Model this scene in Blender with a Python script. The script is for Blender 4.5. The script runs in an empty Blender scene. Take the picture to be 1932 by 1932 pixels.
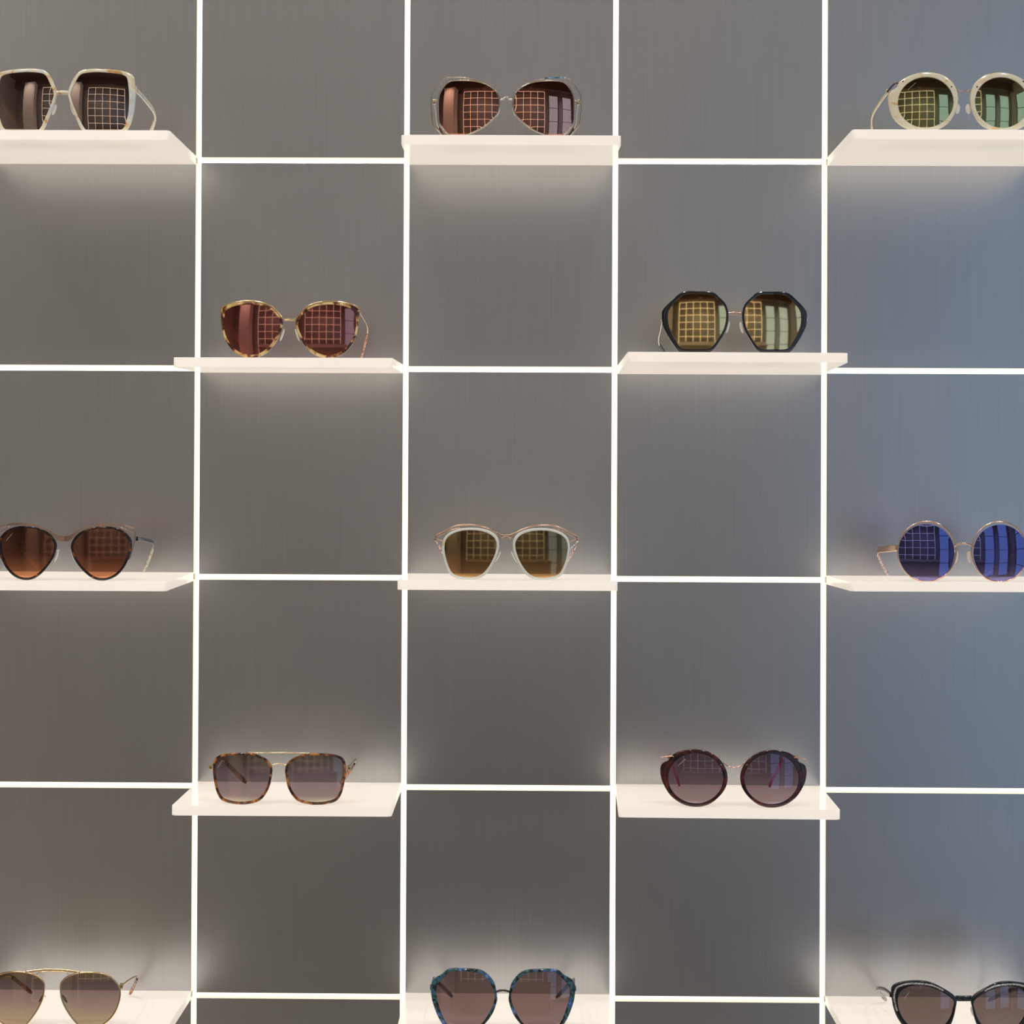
import bpy, bmesh, math, random
from mathutils import Vector, Matrix, Euler
random.seed(4)
S = bpy.context.scene
C = S.collection
P = 0.21          # pitch of the wall grid
T = 0.009         # shelf thickness
D = 0.15          # shelf depth
INS = 0.0027
Z0 = 1.5          # height of the third grid line
def VX(k): return (k-2.5)*P
def HZ(r): return Z0+(3-r)*P
COLX = lambda c: (VX(c-1)+VX(c))/2

# ---------------------------------------------------------------- helpers
def obj(name, bm, mat, parent=None, smooth=False):
    me = bpy.data.meshes.new(name)
    bmesh.ops.recalc_face_normals(bm, faces=bm.faces)
    bm.to_mesh(me); bm.free()
    if smooth is True:
        for p in me.polygons: p.use_smooth = True
    o = bpy.data.objects.new(name, me); C.objects.link(o)
    if mat: me.materials.append(mat)
    if parent: o.parent = parent
    if smooth == 'auto':
        for p in me.polygons: p.use_smooth = True
        me.set_sharp_from_angle(angle=math.radians(35))
    return o
def tag(o, label=None, cat=None, group=None, kind=None):
    if label: o['label'] = label
    if cat: o['category'] = cat
    if group: o['group'] = group
    if kind: o['kind'] = kind
    return o
def empty(name, mw):
    o = bpy.data.objects.new(name, None); C.objects.link(o)
    o.empty_display_size = .02; o.matrix_world = mw
    return o
def box(bm, x0, x1, y0, y1, z0, z1, bev=0):
    g = bmesh.ops.create_cube(bm, size=1)
    for v in g['verts']:
        v.co = Vector(((x0+x1)/2+v.co.x*(x1-x0), (y0+y1)/2+v.co.y*(y1-y0), (z0+z1)/2+v.co.z*(z1-z0)))
    if bev:
        es = list({e for v in g['verts'] for e in v.link_edges})
        bmesh.ops.bevel(bm, geom=es, offset=bev, segments=2, affect='EDGES', profile=.5)
    return bm
def catmull(pts, n, closed=False):
    out = []; m = len(pts)
    rng = range(m) if closed else range(m-1)
    for i in rng:
        if closed: p = [pts[(i+j-1) % m] for j in range(4)]
        else: p = [pts[max(0, i-1)], pts[i], pts[i+1], pts[min(m-1, i+2)]]
        p = [Vector(q) for q in p]
        for k in range(n):
            t = k/n
            out.append(.5*((2*p[1])+(p[2]-p[0])*t+(2*p[0]-5*p[1]+4*p[2]-p[3])*t*t+(3*p[1]-3*p[2]+p[3]-p[0])*t**3))
    if not closed: out.append(Vector(pts[-1]))
    return out
def sweep(bm, path, a, b, closed=False, up=Vector((0, 0, 1)), seg=10, taper=None, cap=True):
    """sweep an a x b (half sizes: side, up) oval along the path"""
    rings = []; n = len(path)
    for i, p in enumerate(path):
        if closed: t = path[(i+1) % n]-path[i-1]
        else: t = path[min(n-1, i+1)]-path[max(0, i-1)]
        t = t.normalized()
        u = up - t*up.dot(t)
        if u.length < 1e-3: u = Vector((1, 0, 0))-t*t.x
        u.normalize(); s = t.cross(u)
        f = taper(i/(n-1)) if taper else (1, 1)
        ring = []
        for k in range(seg):
            w = 2*math.pi*k/seg; c_, s_ = math.cos(w), math.sin(w)
            e = .7
            cx = math.copysign(abs(c_)**e, c_)*a*f[0]; cy = math.copysign(abs(s_)**e, s_)*b*f[1]
            ring.append(bm.verts.new(p+s*cx+u*cy))
        rings.append(ring)
    m = n if closed else n-1
    for i in range(m):
        r0, r1 = rings[i], rings[(i+1) % n]
        for k in range(seg):
            bm.faces.new((r0[k], r0[(k+1) % seg], r1[(k+1) % seg], r1[k]))
    if not closed and cap:
        bm.faces.new(rings[0]); bm.faces.new(rings[-1])
    return bm

# ---------------------------------------------------------------- materials
def nt(name):
    m = bpy.data.materials.new(name); m.use_nodes = True
    n = m.node_tree; n.nodes.clear()
    out = n.nodes.new('ShaderNodeOutputMaterial')
    return m, n, out
def pbr(name, col, rough=.4, metal=0., spec=.5, coat=0.):
    m, n, out = nt(name)
    b = n.nodes.new('ShaderNodeBsdfPrincipled')
    b.inputs['Base Color'].default_value = (*col, 1); b.inputs['Roughness'].default_value = rough
    b.inputs['Metallic'].default_value = metal; b.inputs['Specular IOR Level'].default_value = spec
    b.inputs['Coat Weight'].default_value = coat; b.inputs['Coat Roughness'].default_value = .05
    n.links.new(b.outputs[0], out.inputs[0])
    m['b'] = b.name
    return m
def ramp(n, fac, stops):
    r = n.nodes.new('ShaderNodeValToRGB'); el = r.color_ramp.elements
    while len(el) > 1: el.remove(el[-1])
    el[0].position = stops[0][0]; el[0].color = (*stops[0][1], 1)
    for p, c in stops[1:]:
        e = el.new(p); e.color = (*c, 1)
    n.links.new(fac, r.inputs[0]); return r
def mottled(name, stops, scale=140., rough=.15, stretch=(1, 1, 1), coat=.4, detail=2., metal=0.):
    """acetate or enamel with irregular patches"""
    m = pbr(name, (1, 1, 1), rough, metal, .5, coat); n = m.node_tree
    tc = n.nodes.new('ShaderNodeTexCoord'); mp = n.nodes.new('ShaderNodeMapping')
    mp.inputs['Scale'].default_value = stretch
    n.links.new(tc.outputs['Object'], mp.inputs[0])
    nz = n.nodes.new('ShaderNodeTexNoise'); nz.inputs['Scale'].default_value = scale
    nz.inputs['Detail'].default_value = detail; nz.inputs['Distortion'].default_value = .6
    n.links.new(mp.outputs[0], nz.inputs['Vector'])
    r = ramp(n, nz.outputs['Fac'], stops)
    n.links.new(r.outputs[0], n.nodes[m['b']].inputs['Base Color'])
    return m
def lens_mat(name, stops, coat, refl, rough=.012):
    """coated sunglass lens: tint that may fade from top to bottom, coloured mirror coat on its front"""
    m, n, out = nt(name)
    tc = n.nodes.new('ShaderNodeTexCoord'); sp = n.nodes.new('ShaderNodeSeparateXYZ')
    n.links.new(tc.outputs['Object'], sp.inputs[0])
    mr = n.nodes.new('ShaderNodeMapRange'); mr.inputs['From Max'].default_value = .056
    n.links.new(sp.outputs['Z'], mr.inputs['Value'])
    r = ramp(n, mr.outputs[0], stops)
    geo = n.nodes.new('ShaderNodeNewGeometry')
    mixc = n.nodes.new('ShaderNodeMixRGB'); mixc.inputs[2].default_value = (1, 1, 1, 1)
    n.links.new(geo.outputs['Backfacing'], mixc.inputs[0]); n.links.new(r.outputs[0], mixc.inputs[1])
    tr = n.nodes.new('ShaderNodeBsdfTransparent'); n.links.new(mixc.outputs[0], tr.inputs[0])
    gl = n.nodes.new('ShaderNodeBsdfGlossy'); gl.inputs['Color'].default_value = (*coat, 1); gl.inputs['Roughness'].default_value = rough
    # mirror strength: constant plus a rim of fresnel, front faces only
    fr = n.nodes.new('ShaderNodeLayerWeight'); fr.inputs[0].default_value = .25
    ad = n.nodes.new('ShaderNodeMath'); ad.operation = 'MULTIPLY_ADD'; ad.inputs[1].default_value = .35; ad.inputs[2].default_value = refl
    n.links.new(fr.outputs['Fresnel'], ad.inputs[0])
    bk = n.nodes.new('ShaderNodeMath'); bk.operation = 'SUBTRACT'; bk.inputs[0].default_value = 1
    n.links.new(geo.outputs['Backfacing'], bk.inputs[1])
    mu = n.nodes.new('ShaderNodeMath'); mu.operation = 'MULTIPLY'; mu.use_clamp = True
    n.links.new(ad.outputs[0], mu.inputs[0]); n.links.new(bk.outputs[0], mu.inputs[1])
    mx = n.nodes.new('ShaderNodeMixShader')
    n.links.new(mu.outputs[0], mx.inputs[0]); n.links.new(tr.outputs[0], mx.inputs[1]); n.links.new(gl.outputs[0], mx.inputs[2])
    n.links.new(mx.outputs[0], out.inputs[0])
    return m
def emit(name, col, s):
    m, n, out = nt(name); e = n.nodes.new('ShaderNodeEmission')
    e.inputs[0].default_value = (*col, 1); e.inputs[1].default_value = s
    n.links.new(e.outputs[0], out.inputs[0]); return m

GOLD = (.83, .62, .36); ROSE = (.85, .55, .42)
M = {}
M['gold'] = pbr('gold_wire', GOLD, .18, 1)
M['rose'] = pbr('rose_gold_wire', ROSE, .2, 1)
M['silver'] = pbr('pale_gold_wire', (.85, .80, .72), .15, 1)
M['champagne'] = pbr('champagne_wire', (.62, .52, .42), .22, 1)
M['bronze'] = pbr('bronze_band', (.50, .34, .27), .35, 1)
M['dark_metal'] = pbr('dark_wire', (.10, .07, .06), .25, .8)
M['pad'] = pbr('nose_pad_silicone', (.85, .82, .76), .25, 0, .5)
M['black'] = pbr('black_acetate', (.012, .013, .018), .12, 0, .5, .5)
M['mark'] = pbr('white_print', (.8, .78, .75), .4)
M['pink'] = pbr('pink_tip', (.55, .03, .10), .25)
M['cream'] = mottled('cream_marbled_acetate', [(.34, (.62, .34, .12)), (.42, (.78, .68, .48)), (.55, (.83, .78, .62)), (.68, (.62, .70, .70)), (.8, (.80, .55, .45))], 75)
M['ivory'] = mottled('ivory_acetate', [(.3, (.62, .35, .12)), (.38, (.82, .74, .52)), (.6, (.84, .80, .64)), (.72, (.85, .62, .35))], 60)
M['white'] = mottled('white_acetate', [(.3, (.72, .48, .16)), (.37, (.80, .80, .72)), (.7, (.78, .80, .76))], 55)
M['tort'] = mottled('honey_tortoise_acetate', [(.40, (.06, .02, .012)), (.47, (.26, .09, .03)), (.52, (.66, .40, .14)), (.62, (.82, .62, .30))], 110)
M['tort_dark'] = mottled('amber_tortoise_acetate', [(.42, (.03, .012, .008)), (.52, (.20, .06, .02)), (.64, (.55, .22, .05))], 120)
M['tort_black'] = mottled('black_brown_acetate', [(.50, (.008, .006, .008)), (.60, (.03, .012, .01)), (.72, (.25, .09, .02))], 110)
M['burgundy'] = mottled('burgundy_black_acetate', [(.40, (.008, .005, .006)), (.60, (.06, .01, .012)), (.75, (.16, .03, .03))], 90)
M['blue_tort'] = mottled('blue_green_marbled_acetate', [(.38, (.006, .008, .012)), (.48, (.02, .05, .06)), (.54, (.05, .16, .17)), (.60, (.04, .10, .30)), (.70, (.16, .28, .62))], 130)
M['glitter'] = mottled('silver_speckled_acetate', [(.35, (.05, .05, .05)), (.5, (.38, .38, .37)), (.65, (.75, .76, .74))], 900, .25, detail=6)
M['multi'] = mottled('speckled_multicolour_tip', [(.40, (.25, .14, .05)), (.46, (.80, .75, .55)), (.54, (.35, .45, .42)), (.60, (.70, .55, .15)), (.66, (.08, .25, .30))], 330)
M['rosetip'] = mottled('rose_speckled_tip', [(.40, (.50, .25, .28)), (.55, (.80, .68, .64)), (.66, (.62, .42, .42))], 320)
M['enamel'] = mottled('pale_blue_enamel', [(.45, (.02, .05, .10)), (.55, (.12, .40, .70)), (.65, (.55, .75, .85))], 180)
M['pinkwood'] = mottled('coral_speckled_tip', [(.42, (.45, .10, .08)), (.5, (.80, .55, .30)), (.6, (.75, .25, .25))], 260)
FLOOR_FILL = 7.
SPOT, ROOM_FILL, SKY, EXPO = 5., 2.2, .92, 0.0
TILT = {(1, 1): (0.0007, 0), (1, 3): (0.0045, 0.0013), (1, 5): (-0.0015, 0.0007), (2, 2): (0.0026, -0.0005), (2, 4): (-0.0039, 0.0029), (3, 1): (0.0016, -0.0006), (3, 3): (-0.0009, -0.0004), (3, 5): (-0.0017, 0.0006), (4, 2): (-0.0002, 0.0006), (4, 4): (-0.0007, -0.0039), (5, 1): (0, 0), (5, 3): (0, 0), (5, 5): (0, 0)}
SHAPES = {
 (1, 1): dict(cx=0.1,
  outer=[(5.4, 37.7), (9.8, 49.0), (14.9, 56.0), (20.1, 58.5), (34.5, 59.5), (53.0, 58.4), (61.8, 56.3), (65.8, 52.4), (66.9, 44.0), (67.6, 34.7), (66.3, 21.3), (63.8, 11.0), (60.6, 4.0), (56.5, 0.7), (40.0, 0.1), (22.4, 0.3), (17.8, 2.2), (13.1, 12.0), (7.9, 25.3), (5.8, 32.5)],
  inner=[(8.3, 36.7), (13.1, 48.0), (17.0, 53.6), (23.2, 55.4), (34.5, 56.1), (51.0, 55.1), (57.7, 53.4), (60.0, 50.1), (61.2, 41.9), (61.9, 33.7), (61.5, 21.3), (60.0, 13.1), (57.3, 5.4), (53.4, 2.5), (40.0, 1.7), (24.5, 1.9), (20.9, 3.2), (16.2, 12.0), (10.4, 25.3), (8.3, 32.5)],
  lines={'bridge_low': [(5.4, 33.8), (0.1, 34.6)], 'bridge': [(5.4, 36.4), (0.1, 36.8)], 'pad': [(7.0, 25.3), (10.0, 17.1)], 'hinge': [(66.7, 41.9)]}),
 (1, 3): dict(cx=-4.7,
  outer=[(5.9, 31.7), (7.3, 38.4), (11.3, 44.0), (18.6, 48.7), (27.7, 51.6), (40.1, 52.7), (52.5, 52.3), (59.2, 46.7), (63.4, 38.2), (64.1, 27.0), (63.6, 15.2), (60.7, 9.0), (55.6, 2.9), (50.0, 0.3), (41.0, 0.3), (32.0, 2.9), (23.0, 7.1), (14.5, 13.5), (8.4, 20.4), (6.4, 27.2)],
  inner=[(6.6, 31.7), (8.0, 38.2), (11.8, 43.5), (19.1, 48.0), (27.9, 50.9), (40.1, 52.0), (52.0, 51.6), (58.5, 46.3), (62.8, 38.0), (63.4, 27.0), (62.9, 15.4), (60.2, 9.5), (55.2, 3.4), (49.8, 1.0), (41.2, 1.0), (32.3, 3.6), (23.4, 7.8), (15.1, 14.0), (9.0, 20.7), (7.0, 27.2)],
  lines={'bridge': [(5.9, 34.5), (2.8, 34.8), (-0.0, 37.1)], 'outer_wire': [(20.9, 49.6), (28.8, 52.7), (38.9, 54.9), (50.2, 55.7), (58.1, 55.4), (64.3, 48.3), (69.9, 39.9), (70.4, 27.0), (69.2, 12.4), (64.7, 6.8), (59.6, 0.9), (52.2, -0.4)], 'strut': [(70.2, 33.1), (63.9, 34.6)], 'pad': [(6.7, 27.2), (8.6, 20.4)], 'hinge': [(67.6, 33.2)]}),
 (1, 5): dict(cx=2.7,
  outer=[(5.7, 28.2), (7.0, 38.5), (12.1, 47.2), (21.3, 53.3), (35.6, 55.6), (47.9, 53.2), (56.0, 49.4), (60.1, 46.3), (61.6, 41.9), (66.7, 38.8), (69.1, 35.2), (69.1, 28.0), (66.7, 17.8), (61.1, 9.1), (51.9, 2.9), (39.7, 0.2), (27.4, 0.9), (16.2, 6.1), (9.1, 15.9)],
  inner=[(10.0, 27.2), (11.2, 19.8), (14.9, 13.2), (20.5, 8.0), (27.6, 4.6), (35.4, 3.4), (43.3, 4.5), (50.3, 7.9), (56.0, 13.1), (59.6, 19.7), (60.8, 27.0), (59.6, 34.3), (56.0, 41.0), (50.4, 46.2), (43.3, 49.6), (35.4, 50.8), (27.6, 49.7), (20.5, 46.3), (14.9, 41.1), (11.2, 34.5)],
  lines={'bridge': [(6.5, 38.7), (4.0, 37.4), (1.7, 37.4), (0.0, 38.2)], 'screw_a': [(56.2, 47.4)], 'screw_b': [(11.9, 41.3)], 'arm': [(60.1, 46.3), (64.2, 45.0), (70.3, 38.1)], 'hinge': [(69.1, 38.8)], 'mark': [(51.9, 38.8), (44.3, 45.7)], 'pad': [(4.5, 25.1), (5.5, 17.9)]}),
 (2, 2): dict(cx=5.0,
  outer=[(6.3, 35.0), (11.1, 42.5), (18.3, 47.9), (28.0, 51.2), (38.8, 52.5), (49.7, 51.8), (58.1, 49.9), (64.5, 45.8), (65.0, 41.0), (64.2, 30.4), (61.8, 19.6), (57.1, 10.9), (49.8, 3.9), (39.0, 0.2), (28.1, 1.2), (18.5, 7.1), (11.2, 16.7), (6.9, 27.2)],
  inner=[(8.7, 34.4), (13.5, 41.7), (20.7, 46.9), (29.2, 49.3), (39.4, 50.1), (49.7, 49.1), (56.9, 46.6), (60.8, 42.4), (62.3, 32.8), (61.8, 28.0), (59.7, 20.2), (54.9, 12.1), (47.7, 6.0), (38.4, 3.1), (28.7, 4.0), (19.9, 10.0), (13.0, 18.8), (9.0, 27.2)],
  lines={'bridge': [(6.3, 36.7), (3.3, 35.5), (0.0, 36.0)], 'brow': [(6.3, 37.0), (11.7, 43.7), (18.3, 48.9), (28.0, 52.2), (38.8, 53.4), (49.7, 52.3), (59.3, 50.2), (64.8, 46.6)], 'pad': [(5.4, 26.6), (8.8, 17.0)], 'hinge': [(64.2, 44.8)]}),
 (2, 4): dict(cx=-1.6,
  outer=[(6.4, 34.7), (8.0, 44.0), (13.1, 50.7), (21.1, 57.2), (34.0, 58.0), (48.8, 57.5), (58.6, 50.1), (66.9, 41.2), (68.0, 35.7), (67.2, 26.4), (62.9, 17.2), (58.6, 9.9), (51.2, 1.1), (37.7, 0.1), (23.0, 1.2), (14.4, 11.3), (8.2, 23.0)],
  inner=[(8.5, 35.4), (10.1, 43.4), (15.4, 49.7), (22.7, 54.9), (34.0, 55.6), (46.9, 55.0), (55.5, 48.3), (61.1, 41.3), (62.5, 35.7), (62.0, 27.1), (58.6, 17.9), (55.5, 12.3), (49.7, 4.7), (37.7, 3.8), (23.8, 4.6), (16.2, 12.8), (10.1, 24.3)],
  lines={'bridge': [(6.4, 37.8), (-0.0, 38.2)], 'bridge_low': [(6.4, 36.0), (-0.0, 36.3)], 'pad': [(5.2, 28.6), (7.6, 20.0)], 'hinge': [(67.4, 33.2)]}),
 (3, 1): dict(cx=5.0,
  outer=[(6.7, 33.1), (10.3, 40.8), (16.7, 46.2), (25.9, 49.7), (36.2, 50.9), (46.5, 50.0), (54.7, 46.7), (60.7, 40.9), (62.8, 34.9), (62.2, 27.8), (59.8, 19.6), (55.1, 10.8), (47.7, 3.6), (38.5, 0.2), (29.2, 1.1), (20.9, 6.5), (13.5, 14.7), (8.5, 23.4)],
  inner=[(8.7, 32.6), (12.1, 39.6), (17.9, 44.4), (26.5, 48.0), (36.2, 49.1), (45.7, 48.2), (53.2, 45.1), (58.4, 40.0), (60.1, 34.9), (59.8, 28.3), (57.5, 20.6), (53.3, 12.3), (46.7, 5.6), (38.5, 2.4), (30.0, 3.2), (22.4, 8.1), (15.2, 16.0), (10.6, 23.9)],
  lines={'brow_top': [(-0.0, 41.8), (4.8, 42.3), (10.5, 45.4), (18.7, 49.5), (28.0, 52.6), (38.2, 53.8), (49.6, 53.7), (56.3, 51.8)], 'brow_low': [(0.0, 36.5), (5.4, 37.2), (8.5, 40.0), (16.1, 46.8), (25.9, 50.2), (36.2, 51.4), (46.5, 51.3), (56.3, 51.1)], 'corner': [(54.7, 51.8), (59.9, 49.8), (64.7, 47.8), (65.9, 42.1), (64.6, 33.9), (62.0, 23.7), (60.5, 19.6)], 'corner_in': [(51.6, 49.8), (58.9, 46.7), (65.6, 42.1)], 'pad': [(6.0, 28.0), (9.4, 18.3)], 'hinge': [(66.3, 39.1)], 'mark': [(54.9, 37.0), (49.2, 43.6)]}),
 (3, 3): dict(cx=-1.5,
  outer=[(6.4, 32.1), (7.5, 39.4), (12.5, 44.6), (21.8, 48.0), (33.0, 48.8), (43.2, 47.9), (52.2, 44.7), (57.8, 39.5), (59.9, 32.4), (59.3, 23.9), (56.5, 13.8), (52.0, 4.8), (44.1, 1.1), (33.9, 0.0), (24.9, 1.4), (18.0, 6.1), (12.4, 14.0), (7.9, 24.2)],
  inner=[(8.7, 32.0), (9.9, 37.7), (14.4, 42.4), (22.7, 45.5), (33.0, 46.4), (42.6, 45.5), (50.8, 42.5), (55.8, 38.0), (57.5, 31.8), (56.9, 23.9), (54.3, 14.4), (50.0, 6.5), (42.9, 3.3), (33.9, 2.5), (26.1, 3.7), (19.8, 7.9), (14.4, 15.4), (10.4, 24.2)],
  lines={'bridge': [(7.7, 41.9), (4.3, 38.8), (0.0, 40.9)], 'bridge_top': [(9.1, 44.4), (3.7, 42.0), (0.0, 42.0)], 'brow': [(8.8, 43.9), (16.1, 47.8), (25.2, 50.5), (34.2, 51.5), (45.4, 50.8), (55.5, 47.0), (66.8, 41.7)], 'brow_in': [(43.2, 48.5), (53.3, 45.9), (66.2, 39.4)], 'corner': [(66.8, 41.7), (67.7, 39.1), (66.2, 35.1), (59.7, 29.0)], 'corner_in': [(66.2, 38.5), (59.4, 36.1)], 'pad': [(5.3, 25.9), (9.8, 17.4)], 'hinge': [(66.8, 38.5)]}),
 (3, 5): dict(cx=3.6,
  outer=[(7.1, 28.1), (8.4, 19.4), (12.2, 11.6), (18.1, 5.4), (25.5, 1.4), (33.8, 0.0), (42.0, 1.3), (49.5, 5.2), (55.4, 11.4), (59.1, 19.2), (60.5, 27.9), (59.2, 36.5), (55.4, 44.4), (49.5, 50.6), (42.0, 54.6), (33.8, 56.0), (25.5, 54.7), (18.1, 50.7), (12.2, 44.6), (8.4, 36.8)],
  inner=[(9.2, 26.7), (10.4, 18.5), (14.0, 11.2), (19.6, 5.4), (26.7, 1.6), (34.6, 0.3), (42.5, 1.5), (49.6, 5.2), (55.2, 11.0), (58.8, 18.3), (60.0, 26.4), (58.8, 34.6), (55.2, 41.9), (49.6, 47.8), (42.5, 51.5), (34.6, 52.9), (26.7, 51.6), (19.6, 47.9), (14.0, 42.1), (10.4, 34.8)],
  lines={'bridge': [(9.3, 31.5), (6.0, 34.5), (-0.0, 35.7)], 'pad': [(5.6, 28.7), (6.8, 18.0)], 'hinge': [(60.3, 31.0)]}),
 (4, 2): dict(cx=-3.6,
  outer=[(6.3, 35.4), (11.0, 42.3), (19.8, 46.6), (29.7, 48.2), (44.1, 47.8), (54.9, 45.9), (60.3, 42.3), (62.2, 36.3), (62.2, 29.0), (60.8, 19.5), (58.3, 9.9), (53.5, 3.3), (43.8, 0.6), (31.8, 0.2), (19.8, 2.7), (13.8, 7.5), (8.8, 16.2), (6.4, 27.0)],
  inner=[(8.5, 34.8), (12.8, 40.7), (20.6, 44.7), (29.6, 46.2), (43.5, 45.7), (53.7, 44.0), (58.3, 40.8), (59.9, 35.7), (59.9, 29.1), (58.6, 20.1), (56.3, 11.3), (52.0, 5.6), (43.2, 3.0), (32.4, 2.6), (21.2, 4.9), (15.6, 9.2), (10.8, 17.4), (8.6, 27.0)],
  lines={'bridge': [(6.4, 36.8), (3.7, 37.6), (-0.0, 38.3)], 'top_bar': [(29.7, 48.3), (20.0, 48.3), (0.0, 48.5)], 'pad': [(5.7, 28.2), (8.8, 18.6)], 'hinge': [(65.1, 33.8)], 'mark': [(57.9, 33.3), (53.1, 41.1)]}),
 (4, 4): dict(cx=4.8,
  outer=[(5.8, 27.6), (7.8, 36.7), (13.9, 45.4), (23.9, 51.6), (37.4, 53.5), (50.2, 51.2), (57.5, 46.9), (60.6, 42.5), (65.8, 39.8), (67.9, 35.5), (67.7, 28.1), (65.1, 20.0), (58.0, 9.3), (47.0, 2.1), (34.8, 0.0), (23.2, 2.6), (13.8, 9.8), (7.7, 18.4)],
  inner=[(9.8, 26.9), (11.1, 19.6), (14.6, 13.1), (20.2, 7.8), (27.3, 4.4), (35.2, 3.2), (43.0, 4.2), (50.1, 7.5), (55.7, 12.6), (59.4, 19.1), (60.6, 26.4), (59.4, 33.6), (55.8, 40.2), (50.2, 45.5), (43.1, 48.9), (35.3, 50.1), (27.4, 49.0), (20.4, 45.8), (14.7, 40.6), (11.1, 34.1)],
  lines={'bridge': [(9.9, 41.6), (5.6, 38.2), (-0.0, 36.8)], 'screw_a': [(56.3, 46.3)], 'screw_b': [(12.0, 39.8)], 'arm': [(56.9, 46.8), (61.8, 45.9), (67.7, 45.1)], 'hinge': [(59.4, 45.3)], 'mark': [(52.0, 37.7), (44.4, 44.6)], 'pad': [(5.0, 29.4), (7.4, 22.0)]}),
 (5, 1): dict(cx=-3.7,
  outer=[(7.3, 40.1), (9.0, 44.7), (14.1, 49.0), (23.4, 52.0), (33.6, 52.8), (43.9, 51.8), (52.1, 48.9), (58.5, 43.3), (62.2, 37.0), (62.7, 30.9), (61.3, 22.7), (58.0, 14.5), (52.4, 7.3), (44.2, 1.9), (34.0, 0.0), (25.2, 2.5), (18.5, 10.1), (12.3, 19.7), (8.4, 29.4)],
  inner=[(7.9, 40.1), (9.7, 44.4), (14.6, 48.4), (23.6, 51.4), (33.6, 52.2), (43.7, 51.2), (51.7, 48.3), (57.9, 42.9), (61.5, 36.8), (62.1, 30.8), (60.7, 22.9), (57.5, 14.9), (52.0, 7.9), (43.9, 2.5), (34.0, 0.6), (25.5, 3.1), (19.0, 10.5), (12.9, 19.9), (9.0, 29.4)],
  lines={'top_bar': [(25.4, 52.4), (15.1, 53.7), (6.9, 54.3), (-0.1, 54.2)], 'top_low': [(15.2, 50.4), (10.0, 52.7), (-0.0, 52.8)], 'pad': [(9.1, 30.4), (12.8, 24.3)], 'hinge': [(63.0, 38.2)]}),
 (5, 3): dict(cx=-2.9,
  outer=[(5.7, 36.3), (9.2, 48.0), (19.4, 57.1), (35.7, 58.7), (50.3, 57.8), (57.0, 52.7), (64.6, 47.9), (67.3, 42.0), (67.2, 34.7), (65.6, 26.3), (61.3, 14.6), (55.6, 5.1), (50.0, 1.0), (38.8, 0.0), (24.2, 1.2), (16.9, 7.7), (10.2, 16.7), (6.1, 27.3)],
  inner=[(7.9, 36.3), (12.6, 46.9), (21.0, 54.7), (35.6, 56.2), (48.9, 55.4), (55.8, 49.3), (60.9, 43.7), (62.3, 39.2), (62.3, 33.6), (60.4, 25.2), (57.0, 15.2), (52.8, 6.8), (48.3, 3.3), (38.8, 2.2), (25.1, 3.5), (18.8, 8.8), (12.8, 17.8), (8.6, 27.5)],
  lines={'bridge': [(5.9, 38.5), (3.0, 39.5), (-0.0, 39.5)], 'bridge_low': [(5.9, 37.4), (3.0, 38.1), (-0.0, 38.6)], 'pad': [(6.1, 31.8), (7.4, 25.1)], 'hinge': [(66.8, 39.2)]}),
 (5, 5): dict(cx=4.8,
  outer=[(6.7, 33.8), (10.1, 39.0), (20.1, 45.0), (31.3, 49.8), (43.4, 50.7), (56.6, 48.6), (64.5, 44.7), (65.9, 38.4), (65.2, 31.3), (63.9, 24.2), (60.6, 15.6), (54.5, 7.5), (45.4, 1.8), (33.2, 0.0), (21.0, 2.7), (12.9, 9.9), (9.4, 18.5), (7.6, 26.7)],
  inner=[(8.9, 31.7), (12.5, 36.2), (21.1, 41.5), (31.2, 45.2), (40.9, 46.5), (50.0, 45.0), (57.1, 40.5), (59.9, 34.9), (60.1, 28.3), (58.4, 21.2), (55.3, 15.1), (50.4, 9.6), (43.3, 5.1), (33.0, 3.6), (22.5, 6.0), (16.0, 12.4), (11.9, 19.0), (9.7, 26.6)],
  lines={'bridge': [(7.4, 35.3), (3.8, 35.0), (-0.0, 35.0)], 'glitter': [(19.1, 42.6), (29.2, 46.8), (41.4, 48.1), (52.6, 47.1), (60.7, 43.5), (63.2, 37.4), (63.2, 31.3), (61.1, 22.2)], 'pad': [(7.9, 25.6), (9.9, 18.5)], 'hinge': [(65.5, 35.8)], 'mark': [(54.1, 34.2), (49.7, 40.0)]}),
}
# ---------------------------------------------------------------- the wall
def wall_metal():
    m = pbr('brushed_grey_metal', (.5, .5, .5), .31, 1.); n = m.node_tree; b = n.nodes[m['b']]
    tc = n.nodes.new('ShaderNodeTexCoord'); mp = n.nodes.new('ShaderNodeMapping')
    mp.inputs['Scale'].default_value = (1, 1, .012)
    n.links.new(tc.outputs['Object'], mp.inputs[0])
    nz = n.nodes.new('ShaderNodeTexNoise'); nz.inputs['Scale'].default_value = 620; nz.inputs['Detail'].default_value = 4
    n.links.new(mp.outputs[0], nz.inputs['Vector'])
    r = ramp(n, nz.outputs['Fac'], [(.3, (WB[0]*.965, WB[1]*.965, WB[2]*.965)), (.7, (WB[0]*1.035, WB[1]*1.035, WB[2]*1.035))])
    n.links.new(r.outputs[0], b.inputs['Base Color'])
    bp = n.nodes.new('ShaderNodeBump'); bp.inputs['Strength'].default_value = .03; bp.inputs['Distance'].default_value = .0004
    n.links.new(nz.outputs['Fac'], bp.inputs['Height']); n.links.new(bp.outputs[0], b.inputs['Normal'])
    return m
WB = (.575, .58, .59)
M['wall'] = wall_metal()
M['backing'] = pbr('white_channel_paint', (.86, .78, .64), .6)
M['strip'] = emit('led_diffuser', (1., .87, .66), 1.9)
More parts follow.
